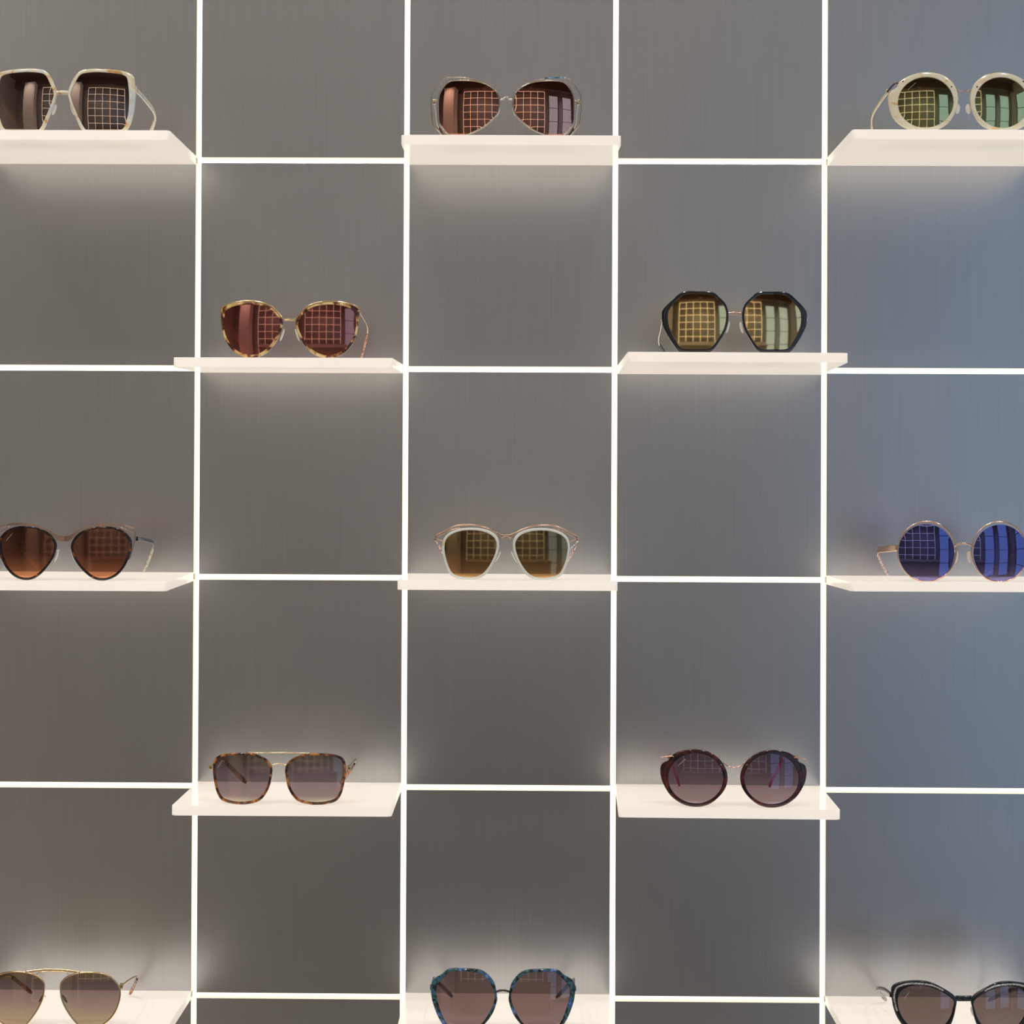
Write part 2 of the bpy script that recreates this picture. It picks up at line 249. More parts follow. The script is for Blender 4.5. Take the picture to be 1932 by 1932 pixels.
def shelf_mat():
    m, n, out = nt('white_opal_acrylic')
    b = n.nodes.new('ShaderNodeBsdfPrincipled')
    b.inputs['Base Color'].default_value = (.90, .885, .87, 1); b.inputs['Roughness'].default_value = .16
    b.inputs['Specular IOR Level'].default_value = .5
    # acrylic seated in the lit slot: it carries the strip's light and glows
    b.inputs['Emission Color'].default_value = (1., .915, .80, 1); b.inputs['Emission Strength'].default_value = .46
    t = n.nodes.new('ShaderNodeBsdfTranslucent'); t.inputs['Color'].default_value = (.93, .90, .86, 1)
    mx = n.nodes.new('ShaderNodeMixShader'); mx.inputs[0].default_value = .42
    n.links.new(b.outputs[0], mx.inputs[1]); n.links.new(t.outputs[0], mx.inputs[2]); n.links.new(mx.outputs[0], out.inputs[0])
    return m
M['shelf'] = shelf_mat()

GAP = .0056; PD = .013
backing = tag(obj('wall_back', box(bmesh.new(), -2.6, 2.6, .0145, .08, 0, 3.7), M['backing']), kind='structure')
for c in range(-1, 7):
    for r in range(-1, 7):
        x0, x1 = VX(c-1)+GAP/2, VX(c)-GAP/2
        z1, z0 = HZ(r)-GAP/2, HZ(r+1)+GAP/2
        if c == -1: x0 = -2.6
        if c == 6: x1 = 2.6
        if r == -1: z1 = 3.7
        if r == 6: z0 = 0
        bm = box(bmesh.new(), x0, x1, 0, PD, z0, z1, .0003)
        o = obj('wall_panel', bm, M['wall'], backing)

def strip(x0, x1, z0, z1):
    # extrusion: emissive diffuser at the bottom of the slot
    return obj('light_strip', box(bmesh.new(), x0, x1, .0105, .0142, z0, z1), M['strip'])
vl = ['tall vertical white light strip, leftmost of the four vertical strips on the wall',
      'tall vertical white light strip, second from the left of the four vertical strips',
      'tall vertical white light strip, third from the left of the four vertical strips',
      'tall vertical white light strip, rightmost of the four vertical strips on the wall']
for k in range(-1, 7):
    o = strip(VX(k)-GAP/2, VX(k)+GAP/2, HZ(7)+.0, HZ(-1))
    if 1 <= k <= 4: tag(o, vl[k-1], 'light strip', 'vertical light strips on the wall')
    else:
        o.name = 'trim_%d' % (k+2 if k < 1 else k-1); tag(o, kind='structure')
hl = {(1, 2): 'short horizontal light strip between the square and butterfly sunglasses in the top row',
      (1, 4): 'short horizontal light strip between the butterfly and ivory round sunglasses in the top row',
      (2, 1): 'short horizontal light strip at the left edge, beside the red-lensed sunglasses shelf',
      (2, 3): 'short horizontal light strip between the red-lensed and black octagonal sunglasses shelves',
      (2, 5): 'short horizontal light strip at the right edge, beside the black octagonal sunglasses shelf',
      (3, 2): 'short horizontal light strip between the amber-lensed and white-rimmed sunglasses shelves',
      (3, 4): 'short horizontal light strip between the white-rimmed and blue-lensed sunglasses shelves',
      (4, 1): 'short horizontal light strip at the left edge, beside the double-bridge sunglasses shelf',
      (4, 3): 'short horizontal light strip between the double-bridge and dark burgundy sunglasses shelves',
      (4, 5): 'short horizontal light strip at the right edge, beside the dark burgundy sunglasses shelf',
      (5, 2): 'short horizontal light strip between the gold aviator and blue marbled sunglasses, bottom row',
      (5, 4): 'short horizontal light strip between the blue marbled and speckled cat-eye sunglasses, bottom row'}
tn = 20
for r in range(0, 7):
    for c in range(0, 7):
        if (r, c) in TILT: continue
        o = strip(VX(c-1)+GAP/2, VX(c)-GAP/2, HZ(r)-GAP/2, HZ(r)+GAP/2)
        if (r, c) in hl: tag(o, hl[(r, c)], 'light strip', 'horizontal light strips on the wall')
        else:
            o.name = 'trim_%d' % tn; tn += 1; tag(o, kind='structure')

# ---------------------------------------------------------------- shelves
def shelf_matrix(r, c):
    dr, sx = TILT[(r, c)]
    return Matrix.Translation((COLX(c), 0, HZ(r))) @ Matrix.Rotation(math.atan(sx/D), 4, 'Z') @ Matrix.Rotation(math.atan(dr/D), 4, 'X')
def shelf_mesh():
    bm = bmesh.new(); w = P/2-INS; rc = .0032
    pl = []
    for sx, a0 in ((-1, 180), (1, 270)):
        for k in range(7):
            a = math.radians(a0+90*k/6)
            pl.append((sx*(w-rc)+rc*math.cos(a), -D+rc+rc*math.sin(a)))
    pl += [(w, -.0003), (-w, -.0003)]
    top = [bm.verts.new((x, y, T/2)) for x, y in pl]
    bot = [bm.verts.new((x, y, -T/2)) for x, y in pl]
    bm.faces.new(top); bm.faces.new(bot[::-1])
    for i in range(len(pl)):
        j = (i+1) % len(pl); bm.faces.new((bot[i], bot[j], top[j], top[i]))
    es = [e for e in bm.edges if abs(e.verts[0].co.z-e.verts[1].co.z) < 1e-6]
    bmesh.ops.bevel(bm, geom=es, offset=.0006, segments=2, affect='EDGES', profile=.5)
    return bm
shelf_label = {(1, 1): 'white shelf at the top left holding the cream square sunglasses', (1, 3): 'white shelf at the top middle holding the butterfly sunglasses',
 (1, 5): 'white shelf at the top right holding the ivory round sunglasses', (2, 2): 'white shelf holding the honey tortoise cat-eye sunglasses with red lenses',
 (2, 4): 'white shelf holding the black octagonal sunglasses with gold lenses', (3, 1): 'white shelf at the left edge holding the bronze-browed cat-eye sunglasses',
 (3, 3): 'white shelf in the middle of the wall holding the white-rimmed sunglasses', (3, 5): 'white shelf at the right edge holding the blue round sunglasses',
 (4, 2): 'white shelf holding the amber tortoise sunglasses with a double bridge', (4, 4): 'white shelf holding the dark burgundy round sunglasses',
 (5, 1): 'white shelf at the bottom left holding the gold aviator sunglasses', (5, 3): 'white shelf at the bottom middle holding the blue marbled sunglasses',
 (5, 5): 'white shelf at the bottom right holding the silver-speckled cat-eye sunglasses'}
first = None
for key in sorted(TILT):
    if first is None:
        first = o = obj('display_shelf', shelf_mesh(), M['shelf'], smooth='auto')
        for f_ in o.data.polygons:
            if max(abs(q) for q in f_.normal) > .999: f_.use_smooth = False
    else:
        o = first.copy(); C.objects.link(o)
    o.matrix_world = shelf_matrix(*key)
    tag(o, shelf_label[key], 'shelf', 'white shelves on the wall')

# ---------------------------------------------------------------- sunglasses
MM = .001
def resample(pts, cen, n=96):
    sm = catmull([(x, z, 0) for x, z in pts], 8, True)
    # polar resampling about the lens centre
    ang = [(math.atan2(p.y-cen[1], p.x-cen[0])) for p in sm]
    out = []
    for k in range(n):
        a = -math.pi+2*math.pi*k/n; best = None
        for i in range(len(sm)):
            a0, a1 = ang[i], ang[(i+1) % len(sm)]
            da = (a1-a0+math.pi) % (2*math.pi)-math.pi
            if abs(da) < 1e-9: continue
            t = ((a-a0+math.pi) % (2*math.pi)-math.pi)/da
            if -1e-6 <= t <= 1+1e-6:
                p = sm[i].lerp(sm[(i+1) % len(sm)], t)
                rr = math.hypot(p.x-cen[0], p.y-cen[1])
                if best is None or rr > best[0]: best = (rr, (p.x, p.y))
        out.append(best[1])
    return out
class Pair:
    def __init__(s, key, label, rim, lens, rimkind='acetate', temple='gold', tip='multi', th=(1.3, 1.6), tipth=(1.4, 2.2), rimline=.5, wrap=.10, R=125., tilt=0.0,
                 bend=(0, 88, 9), tipend=(15, 121), depth=3.4):
        s.key = key; sh = SHAPES[key]; s.sh = sh; s.R = R; s.rl = rimline; s.wrap = wrap; s.tilt = tilt
        mw = shelf_matrix(*key) @ Matrix.Translation((sh['cx']*MM, -(D-.0065), T/2))
        s.root = empty('sunglasses', mw); tag(s.root, label, 'sunglasses', 'sunglasses on the wall shelves')
        inn = sh['inner']
        s.cen = ((min(p[0] for p in inn)+max(p[0] for p in inn))/2, (min(p[1] for p in inn)+max(p[1] for p in inn))/2)
        s.y0 = -s.f(sh['outer'][0][0], s.cen[1])
        s.outer = resample(sh['outer'], s.cen); s.inner = resample(inn, s.cen)
        for sg in (-1, 1):
            s.lens(sg, lens)
            if rimkind == 'acetate': s.rim(sg, rim, depth)
            else: s.wire_rim(sg, rim, .75 if rimkind == 'wire' else 1.0)
            s.temple(sg, temple, tip, th, tipth, bend, tipend)
            if 'pad' in sh['lines']: s.pad(sg)
    def f(s, x, z):
        return s.wrap*(x-s.cen[0])+((x-s.cen[0])**2+(z-s.cen[1])**2)/(2*s.R)+s.tilt*(z-s.cen[1])
    def pt(s, sg, x, z, dy=0):
        return Vector((sg*x, s.f(abs(x), z)+s.y0+dy, z))*MM
    def lens(s, sg, mat):
        bm = bmesh.new(); n = len(s.inner); K = 10; th = 1.5
        for dy in (0, th):
            pass
        rings = []
        for side, dy in ((0, 1.0), (1, 2.2)):
            c = bm.verts.new(s.pt(sg, s.cen[0], s.cen[1], dy)); rr = []
            for k in range(1, K+1):
                q = k/K*1.012
                rr.append([bm.verts.new(s.pt(sg, s.cen[0]+(x-s.cen[0])*q, s.cen[1]+(z-s.cen[1])*q, dy)) for x, z in s.inner])
            for i in range(n):
                j = (i+1) % n; bm.faces.new((c, rr[0][i], rr[0][j]))
                for k in range(K-1): bm.faces.new((rr[k][i], rr[k+1][i], rr[k+1][j], rr[k][j]))
            rings.append(rr[-1])
        for i in range(n):
            j = (i+1) % n; bm.faces.new((rings[0][i], rings[1][i], rings[1][j], rings[0][j]))
        return obj('lens', bm, mat, s.root, 'auto')
    def rim(s, sg, mat, depth):
        bm = bmesh.new(); n = len(s.outer); e = .55
        rings = []
        for i in range(n):
            ox, oz = s.outer[i]; ix, iz = s.inner[i]
            w = math.hypot(ox-ix, oz-iz) or 1; ee = min(e/w, .45)
            L = lambda q: (ox+(ix-ox)*q, oz+(iz-oz)*q)
            prof = [(0, depth-e), (0, e), (ee*.35, .18), (ee, 0), (1-ee, 0), (1-ee*.35, .18), (1, e), (1, depth-e), (1-ee, depth), (ee, depth)]
            rings.append([bm.verts.new(s.pt(sg, *L(q), dy)) for q, dy in prof])
        for i in range(n):
            a, b = rings[i], rings[(i+1) % n]
            for k in range(len(a)):
                m = (k+1) % len(a); bm.faces.new((a[k], a[m], b[m], b[k]))
        return obj('rim', bm, mat, s.root, 'auto')
    def wire_rim(s, sg, mat, r):
        bm = bmesh.new()
        mid = [(a[0]+(b[0]-a[0])*s.rl, a[1]+(b[1]-a[1])*s.rl) for a, b in zip(s.outer, s.inner)]
        sweep(bm, [s.pt(sg, x, z, 1.5) for x, z in mid], r*MM, 1.3*r*MM, True, up=Vector((0, 1, 0)), seg=8)
        return obj('rim', bm, mat, s.root, True)
    def wire(s, name, line, mat, r=.6, dy=1.2, mirror=True, n=6, flat=1., both=False, arch=0., side=0):
        """a wire through measured points; both=True spans from one side to the other in one piece"""
        pts = s.sh['lines'][line] if isinstance(line, str) else line
        def mk(sgs):
            for sg in sgs:
                if both:
                    p = [(-x, z) for x, z in pts]+[(x, z) for x, z in reversed(pts) if True]
                    # drop doubled centre point
                    mid = len(pts)-1; p[mid] = (0, pts[-1][1]); del p[mid+1]
                    v = [s.pt(1 if x > 0 else -1, abs(x), z, dy-arch*max(0, 1-abs(x)/6)) if x else Vector((0, s.f(3, z)+s.y0+dy-arch-s.wrap*3, z))*MM for x, z in p]
                else: v = [s.pt(sg, x, z, dy) for x, z in pts]
                bm = bmesh.new()
                sweep(bm, catmull(v, n), r*MM, r*flat*MM, up=Vector((0, 0, 1)) if flat > 1 else Vector((0, 1, 0)), seg=8)
                obj(name, bm, mat, s.root, True)
        mk((1,) if both else ((side,) if side else (-1, 1)))
    def temple(s, sg, mat, tip, th, tipth, bend, tipend):
        hx, hz = s.sh['lines']['hinge'][0]
        h = s.pt(1, hx, hz, 2.5)/MM
        # end piece with hinge barrel
        bm = bmesh.new()
        box(bm, -.0016, .0016, -.0022, .0030, -.0022, .0022, .0006)
        bmesh.ops.translate(bm, verts=bm.verts, vec=Vector((sg*h.x, h.y+1.5, h.z))*MM)
        obj('hinge', bm, mat, s.root, 'auto')
        z_t = tipth[1]*.75+.35
        pts = [h, Vector((h.x+bend[0]*.6, h.y+bend[1]*.45, h.z-bend[2]*.35)), Vector((h.x+bend[0], bend[1], h.z-bend[2])),
               Vector((h.x+bend[0]-(tipend[0]+bend[0])*.45, bend[1]+(tipend[1]-bend[1])*.58, (h.z-bend[2])*.50+z_t*.5)),
               Vector((h.x-tipend[0], tipend[1], z_t))]
        pts = [Vector((sg*p.x, p.y, p.z))*MM for p in pts]
        path = catmull(pts, 9); cut = 21
        bm = bmesh.new(); sweep(bm, path[:cut+1], th[0]*MM/2, th[1]*MM/2*1.6, seg=10)
        t = obj('temple', bm, mat, s.root, True)
        bm = bmesh.new()
        sweep(bm, path[cut:], tipth[0]*MM/2*1.3, tipth[1]*MM/2*1.5, seg=10, taper=lambda q: (min(1, .75+q, 1), 1 if q < .93 else .72))
        obj('temple_tip', bm, tip, t, True)
    def pad(s, sg):
        (x0, z0), (x1, z1) = s.sh['lines']['pad'][:2]
        a, b = s.pt(1, x0, z0, 5.0)/MM, s.pt(1, x1, z1, 5.5)/MM
        if a.x < 2.2: a.x = 2.2
        bm = bmesh.new(); g = bmesh.ops.create_uvsphere(bm, u_segments=14, v_segments=9, radius=1)
        ax = (b-a).normalized(); mid = (a+b)/2; L = (b-a).length/2+1
        q = Vector((0, 0, 1)).rotation_difference(ax).to_matrix()
        for v in bm.verts: v.co = q @ Vector((v.co.x*1.0, v.co.y*2.6, v.co.z*L)) + mid
        for v in bm.verts: v.co = Vector((sg*v.co.x, v.co.y, v.co.z))*MM
        p = obj('nose_pad', bm, M['pad'], s.root, True)
        bm = bmesh.new()
        st = s.pt(1, max(s.sh['inner'][0][0], 4)-1, s.cen[1]+3, 3.0)/MM
        v = [st, (st+mid)/2+Vector((0, 3, 1)), mid+Vector((.6, 1.2, 0))]
        v = [Vector((sg*p_.x, p_.y, p_.z))*MM for p_ in v]
        sweep(bm, catmull(v, 6), .00035, .00035, up=Vector((0, 1, 0)), seg=6)
        obj('pad_arm', bm, M['silver'], p, True)
    def dot(s, name, line, mat, r=.7, dy=-.1):
        for sg in (-1, 1):
            x, z = s.sh['lines'][line][0]
            bm = bmesh.new(); bmesh.ops.create_uvsphere(bm, u_segments=10, v_segments=8, radius=r*MM)
            bmesh.ops.translate(bm, verts=bm.verts, vec=s.pt(sg, x, z, dy)); obj(name, bm, mat, s.root, True)
    def mark(s):
        (x0, z0), (x1, z1) = s.sh['lines']['mark']
        L = math.hypot(x1-x0, z1-z0); ux, uz = (x1-x0)/L, (z1-z0)/L
        pts = []
        for k in range(41):
            t = k/40; w = .32*math.sin(t*34)*(1.6 if t < .1 else 1)
            x = x0+(x1-x0)*t-uz*w+.25*ux*math.cos(t*34); z = z0+(z1-z0)*t+ux*w+.25*uz*math.cos(t*34)
            pts.append(s.pt(-1, x, z, .97))
        bm = bmesh.new(); sweep(bm, pts, .00009, .00009, up=Vector((0, 1, 0)), seg=4)
        obj('etched_script', bm, M['mark'], s.root, True)

LM = {}
def L(name, stops, coat, refl, rough=.012): LM[name] = lens_mat(name+'_lens', stops, coat, refl, rough)
L('brown', [(0, (.10, .07, .06)), (1, (.06, .035, .03))], (.88, .68, .60), .50)
L('copper', [(0, (.10, .04, .03)), (1, (.06, .03, .02))], (1., .52, .40), .62)
L('green_gold', [(0, (.16, .14, .05)), (.6, (.10, .08, .03)), (1, (.05, .03, .02))], (.84, .82, .42), .62, .04)
L('red', [(0, (.42, .10, .09)), (.2, (.20, .05, .04)), (1, (.16, .03, .03))], (1., .42, .36), .42, .05)
L('gold', [(0, (.55, .38, .18)), (.12, (.14, .09, .04)), (1, (.12, .08, .04))], (1., .74, .36), .84, .065)
L('amber', [(0, (.80, .34, .16)), (.2, (.42, .15, .07)), (.45, (.09, .03, .02)), (1, (.06, .02, .015))], (.90, .45, .30), .20, .1)
L('brown_gold', [(0, (.80, .50, .20)), (.15, (.30, .15, .06)), (.5, (.04, .02, .01)), (1, (.12, .08, .03))], (.85, .60, .30), .27, .07)  # middle tint darkened in place of a person's dark reflection
L('violet_blue', [(0, (.36, .27, .40)), (.3, (.08, .05, .07)), (1, (.10, .06, .12))], (.24, .28, .78), .42)
L('olive_violet', [(0, (.70, .66, .52)), (.15, (.32, .24, .26)), (.55, (.24, .17, .22)), (1, (.09, .075, .03))], (.72, .66, .44), .17, .09)
L('mauve', [(0, (.60, .50, .60)), (.12, (.30, .22, .23)), (.5, (.20, .14, .15)), (1, (.14, .09, .09))], (.50, .48, .80), .13)
L('aviator', [(0, (.45, .36, .22)), (.4, (.30, .23, .20)), (.75, (.18, .12, .13)), (1, (.22, .15, .05))], (.75, .65, .45), .12)
L('taupe', [(0, (.22, .15, .15)), (1, (.20, .13, .12))], (.70, .60, .66), .12)
L('grey_brown', [(0, (.20, .14, .13)), (1, (.16, .12, .10))], (.55, .58, .80), .12)

g = Pair((1, 1), 'large square sunglasses with cream marbled frame and dark brown lenses, top left shelf', M['cream'], LM['brown'], temple=M['cream'], tip=M['cream'], th=(2.2, 3.2), tipth=(2.4, 2.8), bend=(5, 85, 12))
g.wire('bridge', 'bridge', M['cream'], 1.5, 1.6, both=True, flat=1.35)
g = Pair((1, 3), 'butterfly sunglasses with thin double wire rims and copper mirrored lenses, top middle shelf', M['champagne'], LM['copper'], 'wire', temple=M['champagne'], tip=M['tort_dark'], th=(1.0, 1.4))
g.wire('bridge', 'bridge', M['silver'], .8, both=True); g.wire('outer_wire', 'outer_wire', M['champagne'], .6, n=1); g.wire('strut', 'strut', M['gold'], .5)
g.wire('enamel_inlay', [(53.5, 55.9), (35.0, 54.6)], M['enamel'], .62, .9, side=1)
g = Pair((1, 5), 'round sunglasses with thick ivory rims and green-gold lenses, top right shelf', M['ivory'], LM['green_gold'], temple=M['ivory'], tip=M['ivory'], th=(1.8, 2.4), tipth=(1.8, 2.2), bend=(2, 84, 10), tipend=(8, 121))
g.wire('end_arm', 'arm', M['dark_metal'], .8, .4)
g.wire('bridge', 'bridge', M['bronze'], .55, both=True, arch=.6); g.dot('screw', 'screw_a', M['black'], .75); g.dot('screw', 'screw_b', M['black'], .7); g.mark()
g = Pair((2, 2), 'cat-eye sunglasses with honey tortoise rims and dark red lenses, second row', M['tort'], LM['red'], temple=M['gold'], tip=M['pinkwood'], th=(1.4, 1.8), bend=(2, 88, 12), tipend=(8, 121))
g.wire('brow_wire', 'brow', M['gold'], .8, .3); g.wire('bridge', 'bridge', M['gold'], .9, both=True)
g = Pair((2, 4), 'octagonal sunglasses with glossy black rims and gold mirrored lenses, second row', M['black'], LM['gold'], temple=M['silver'], tip=M['black'], th=(1.2, 2.4), bend=(-3, 86, 14), tipend=(19, 121))
g.wire('bridge', 'bridge', M['rose'], .45, both=True); g.wire('bridge', 'bridge_low', M['rose'], .4, 2.6, both=True)
g = Pair((3, 1), 'cat-eye sunglasses with bronze metal brow and amber lenses, at the left edge', M['tort_black'], LM['amber'], temple=M['black'], tip=M['multi'], th=(1.6, 2.4), tipth=(1.8, 2.2), bend=(1, 88, 8))
# bronze brow band as one bent plate
def band(g, top, low, mat, name='brow_band', th=.9):
    bm = bmesh.new(); a = g.sh['lines'][top]; b = g.sh['lines'][low]
    A = catmull([(x, z, 0) for x, z in a], 6); B = catmull([(x, z, 0) for x, z in b], 6)
    fr = []; bk = []
    seq = [(-1, i) for i in range(len(A)-1, 0, -1)]+[(1, i) for i in range(len(A))]
    for sg, i in seq:
        for lst, dy in ((fr, .2), (bk, .2+th)):
            p, q = A[i], B[i]
            x = 0 if i == 0 else None
            lst.append([bm.verts.new(g.pt(sg, max(v.x, .01), v.y, dy)) for v in (p, q)])
    for i in range(len(fr)-1):
        f0, f1, b0, b1 = fr[i], fr[i+1], bk[i], bk[i+1]
        for quad in ((f0[0], f1[0], f1[1], f0[1]), (b0[0], b0[1], b1[1], b1[0]), (f0[0], b0[0], b1[0], f1[0]), (f0[1], f1[1], b1[1], b0[1])):
            bm.faces.new(quad)
    for e in (0, -1): bm.faces.new((fr[e][0], fr[e][1], bk[e][1], bk[e][0]))
    return obj(name, bm, mat, g.root, 'auto')
band(g, 'brow_top', 'brow_low', M['bronze'])
g.wire('corner_wire', 'corner', M['bronze'], .6, n=2); g.wire('corner_wire', 'corner_in', M['bronze'], .45, n=2); g.mark()
g = Pair((3, 3), 'sunglasses with thin white rims, rose gold brow wires and brown lenses, centre shelf', M['white'], LM['brown_gold'], temple=M['rose'], tip=M['rosetip'], th=(1.2, 1.6), tipend=(16, 121))
g.wire('bridge', 'bridge', M['bronze'], .7, both=True); g.wire('bridge', 'bridge_top', M['bronze'], .8, both=True)
g.wire('brow_wire', 'brow', M['rose'], .7, .9); g.wire('brow_wire', 'brow_in', M['rose'], .5, 1.6); g.wire('corner_wire', 'corner', M['silver'], .65); g.wire('corner_wire', 'corner_in', M['rose'], .5)
g = Pair((3, 5), 'round sunglasses with thin rose gold rims and blue mirrored lenses, right edge', M['rose'], LM['violet_blue'], 'wire', temple=M['rose'], tip=M['rosetip'], rimline=.04, th=(1.2, 4.0), tipth=(1.5, 2.4), bend=(5, 84, 5), tipend=(12, 121))
g.wire('bridge', 'bridge', M['rose'], .85, both=True, arch=1.)
g = Pair((4, 2), 'square sunglasses with amber tortoise rims and thin gold double bridge, fourth row', M['tort_dark'], LM['olive_violet'], temple=M['gold'], tip=M['tort_dark'], th=(1.1, 1.6), tipth=(1.8, 3.0), bend=(0, 84, 3), tipend=(18, 121), depth=2.6)
g.wire('bridge', 'bridge', M['gold'], .7, both=True); g.wire('top_bar', 'top_bar', M['gold'], .5, .6, both=True, n=3); g.mark()
g = Pair((4, 4), 'round sunglasses with thick dark burgundy rims and mauve lenses, fourth row', M['burgundy'], LM['mauve'], temple=M['rose'], tip=M['pink'], th=(1.4, 2.0), tipth=(1.6, 2.4), tipend=(15, 121), bend=(-4, 86, 8))
g.wire('bridge', 'bridge', M['rose'], .6, both=True); g.wire('end_arm', 'arm', M['rose'], .6, 0.); g.dot('screw', 'screw_a', M['rose'], .6); g.dot('screw', 'screw_b', M['rose'], .6); g.mark()
g = Pair((5, 1), 'aviator sunglasses with thin gold rims and brown gradient lenses, bottom left shelf', M['gold'], LM['aviator'], 'wire', temple=M['gold'], tip=M['tort_dark'], th=(1.0, 1.2), tipth=(1.8, 2.6), bend=(0, 86, 10), tipend=(14, 121))
g.wire('top_bar', 'top_bar', M['gold'], .8, both=True, flat=1.5); g.wire('bridge', 'top_low', M['gold'], .45, both=True)
g = Pair((5, 3), 'octagonal sunglasses with blue and green marbled rims, bottom middle shelf', M['blue_tort'], LM['taupe'], temple=M['blue_tort'], tip=M['black'], th=(1.6, 2.6), tipth=(1.8, 2.6), tipend=(15, 121), bend=(1, 86, 11))
g.wire('bridge', 'bridge', M['black'], .55, both=True); g.wire('bridge', 'bridge_low', M['black'], .5, 2.4, both=True)
g = Pair((5, 5), 'cat-eye sunglasses with black and silver-speckled rims, bottom right shelf', M['black'], LM['grey_brown'], temple=M['tort_black'], tip=M['glitter'], th=(1.8, 2.6), tipth=(1.8, 2.4), bend=(0, 86, 14), tipend=(15, 121))
g.wire('bridge', 'bridge', M['black'], 1.7, 1.6, both=True, flat=1.6); g.wire('speckled_inlay', 'glitter', M['glitter'], .9, .1); g.mark()

# ---------------------------------------------------------------- the rest of the shop (seen only in reflections)
M['ceil'] = pbr('brown_ceiling', (.12, .07, .05), .7)
M['rear_strip'] = emit('far_led_diffuser', (1., .86, .68), 2.2)
M['floor'] = mottled('pale_stone_floor', [(.3, (.50, .45, .40)), (.7, (.58, .52, .46))], 3, .35, (1, 12, 1))
M['side'] = pbr('warm_plaster', (.58, .52, .47), .7)
M['pillar'] = pbr('white_pillar_paint', (.85, .80, .75), .6)
M['bulk'] = pbr('dark_brown_lacquer', (.10, .04, .025), .35)
M['dark_panel'] = pbr('dark_grey_panel', (.26, .245, .23), .4)
M['frame'] = pbr('window_frame_grey', (.20, .21, .24), .5)
M['pane'] = None
YR = -3.4; XL = -2.6; XR = 2.6; ZC = 3.7
tag(obj('floor', box(bmesh.new(), XL-.1, XR+.1, YR-.1, .08, -.06, 0), M['floor']), kind='structure')
tag(obj('ceiling', box(bmesh.new(), XL-.1, XR+.1, YR-.1, .08, ZC, ZC+.06), M['ceil']), kind='structure')
tag(obj('wall_left', box(bmesh.new(), XL-.1, XL, YR, .08, 0, ZC), M['side']), kind='structure')
# right wall with one window opening, rear wall with two
def wall_with_holes(name, axis, lo, hi, c0, c1, holes, zc, mat):
    bm = bmesh.new(); xs = lo
    def add(a, b, z0, z1):
        if b-a < 1e-6 or z1-z0 < 1e-6: return
        if axis == 'x': box(bm, a, b, c0, c1, z0, z1)
        else: box(bm, c0, c1, a, b, z0, z1)
    for a, b, z0, z1 in sorted(holes):
        add(xs, a, 0, zc); add(a, b, 0, z0); add(a, b, z1, zc); xs = b
    add(xs, hi, 0, zc)
    return tag(obj(name, bm, mat), kind='structure')
rear_holes = [(1.05, 1.62, .25, 3.1), (1.85, 2.5, .25, 3.1)]
right_holes = [(-2.9, -1.9, .25, 3.1), (-1.6, -.7, .25, 3.1)]
wall_with_holes('wall_right', 'y', YR, .08, XR, XR+.1, right_holes, ZC, M['side'])
rear = wall_with_holes('wall_front', 'x', XL, XR, YR-.1, YR, rear_holes, ZC, M['wall'])
def pane_mat():
    m, n, out = nt('window_glass')
    t = n.nodes.new('ShaderNodeBsdfTransparent'); t.inputs[0].default_value = (.92, .95, .97, 1)
    g_ = n.nodes.new('ShaderNodeBsdfGlossy'); g_.inputs['Roughness'].default_value = .01
    mx = n.nodes.new('ShaderNodeMixShader'); mx.inputs[0].default_value = .06
    n.links.new(t.outputs[0], mx.inputs[1]); n.links.new(g_.outputs[0], mx.inputs[2]); n.links.new(mx.outputs[0], out.inputs[0])
    return m
M['pane'] = pane_mat(); wn = 1
for axis, holes, c0 in (('x', rear_holes, YR-.06), ('y', right_holes, XR+.04)):
    for a, b, z0, z1 in holes:
        bm = bmesh.new(); f = .035
        def bar(a_, b_, z0_, z1_):
            if axis == 'x': box(bm, a_, b_, c0, c0+.04, z0_, z1_)
            else: box(bm, c0-.02, c0+.02, a_, b_, z0_, z1_)
        bar(a, a+f, z0, z1); bar(b-f, b, z0, z1); bar(a+f, b-f, z0, z0+f); bar(a+f, b-f, z1-f, z1)
        for q in (1, 2, 3): bar(a+f, b-f, z0+(z1-z0)*q/4-.012, z0+(z1-z0)*q/4+.012)
        w = tag(obj('window_%d' % wn, bm, M['frame']), kind='structure')
        bm = bmesh.new()
        if axis == 'x': box(bm, a+f, b-f, c0+.015, c0+.021, z0+f, z1-f)
        else: box(bm, c0-.003, c0+.003, a+f, b-f, z0+f, z1-f)
        obj('window_pane', bm, M['pane'], w); wn += 1
# lit grid of the opposite display wall
P2 = .37; gx0 = -1.02; gz0 = .28
for k in range(6):
    x = gx0+k*P2
    obj('light_strip', box(bmesh.new(), x-.006, x+.006, YR, YR+.008, gz0, gz0+8*P2+.009), M['rear_strip'], rear)
for k in range(9):
    z = gz0+k*P2
    obj('light_strip', box(bmesh.new(), gx0+.009, gx0+5*P2-.009, YR, YR+.007, z-.006, z+.006), M['rear_strip'], rear)
tag(obj('trim_90', box(bmesh.new(), XL, XR, YR, YR+.4, 3.27, ZC), M['bulk']), kind='structure')
dark_bm = bmesh.new(); box(dark_bm, -.75, .85, -2.95, -2.35, .06, 1.18, .004); box(dark_bm, -.70, .80, -2.92, -2.38, 0, .06)  # added dark block standing in for the person at the camera in lens reflections
box(dark_bm, -.78, .88, -2.98, -2.32, 1.18, 1.21, .003)
for k in range(1, 4): box(dark_bm, -.75+k*.4-.003, -.75+k*.4+.003, -2.349, -2.342, .1, 1.14)
tag(obj('silhouette_block', dark_bm, M['dark_panel'], smooth='auto'), 'added dark grey block for the dark silhouettes reflected low in the lenses', 'silhouette_block')
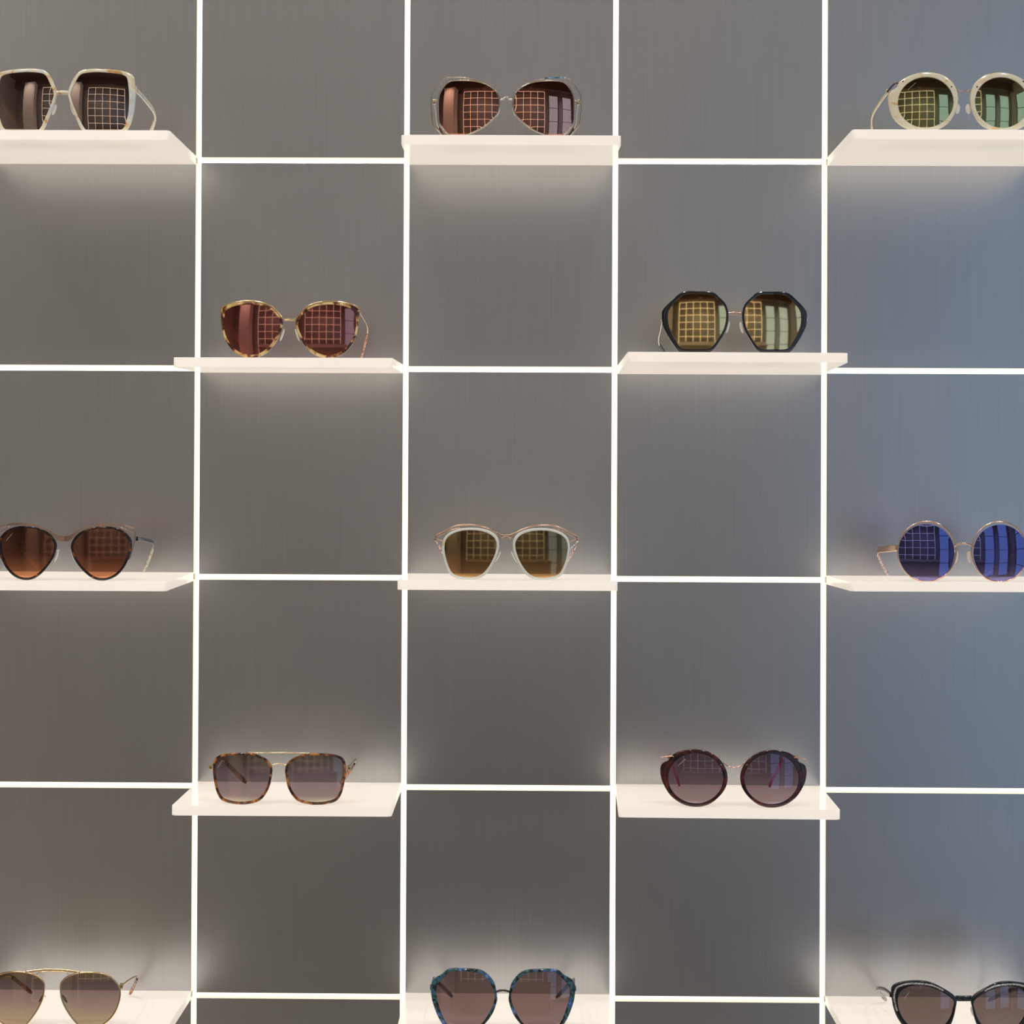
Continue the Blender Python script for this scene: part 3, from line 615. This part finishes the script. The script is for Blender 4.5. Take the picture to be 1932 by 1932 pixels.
tag(obj('trim_91', box(bmesh.new(), -1.75, -1.25, YR+.3, YR+.75, 0, 3.27), M['pillar']), kind='structure')
# ---------------------------------------------------------------- light
def area(name, loc, rot, size, power, col, sy=None):
    l = bpy.data.lights.new(name, 'AREA'); l.energy = power; l.color = col; l.size = size
    if sy: l.shape = 'RECTANGLE'; l.size_y = sy
    o = bpy.data.objects.new(name, l); C.objects.link(o); o.location = loc; o.rotation_euler = rot
    return o
for i, x in enumerate((-1.5, -.5, .5, 1.5)):
    o = area('ceiling_spotlight', (x, -1.55, 3.66), (math.radians(30), 0, 0), .09, SPOT, (1, .94, .87))
    o.data.shape = 'DISK'; o.data.spread = math.radians(110)
area('room_fill_light', (-.6, -1.9, 3.67), (0, 0, 0), 3.0, ROOM_FILL, (1, .93, .84), .8)  # added fill light without a known fixture, lifts the room's brightness

for i, (x, y) in enumerate(((-1.5, -2.3), (-1.0, -1.1), (.1, -2.7), (1.4, -1.4))):
    o = area('floor_fill_light', (x, y, 3.66), (0, 0, 0), .12, FLOOR_FILL, (1, .94, .86)); o.data.shape = 'DISK'; o.data.spread = math.radians(80)  # added lamps, put in to brighten the floor and the lower wall reflections

w = bpy.data.worlds.new('daylight'); S.world = w; w.use_nodes = True
bg = w.node_tree.nodes['Background']; bg.inputs[0].default_value = (.58, .76, 1, 1); bg.inputs[1].default_value = SKY

# ---------------------------------------------------------------- camera
cam = bpy.data.cameras.new('camera'); co = bpy.data.objects.new('camera', cam); C.objects.link(co)
co.location = (.01784, -2.00186, .10081+Z0)
co.rotation_euler = Euler((math.pi/2+.01061, -.00447, .01359), 'XYZ')
cam.sensor_width = 36; cam.lens = 3759.346/1932*36
cam.shift_x = (966-944.002)/1932; cam.shift_y = (861.765-966)/1932
cam.clip_start = .01
S.camera = co
S.view_settings.view_transform = 'Standard'; S.view_settings.look = 'None'; S.view_settings.gamma = 1
S.view_settings.use_curve_mapping = False
S.view_settings.exposure = EXPO
S.cycles.use_denoising = True
S.cycles.max_bounces = 8; S.cycles.transparent_max_bounces = 16
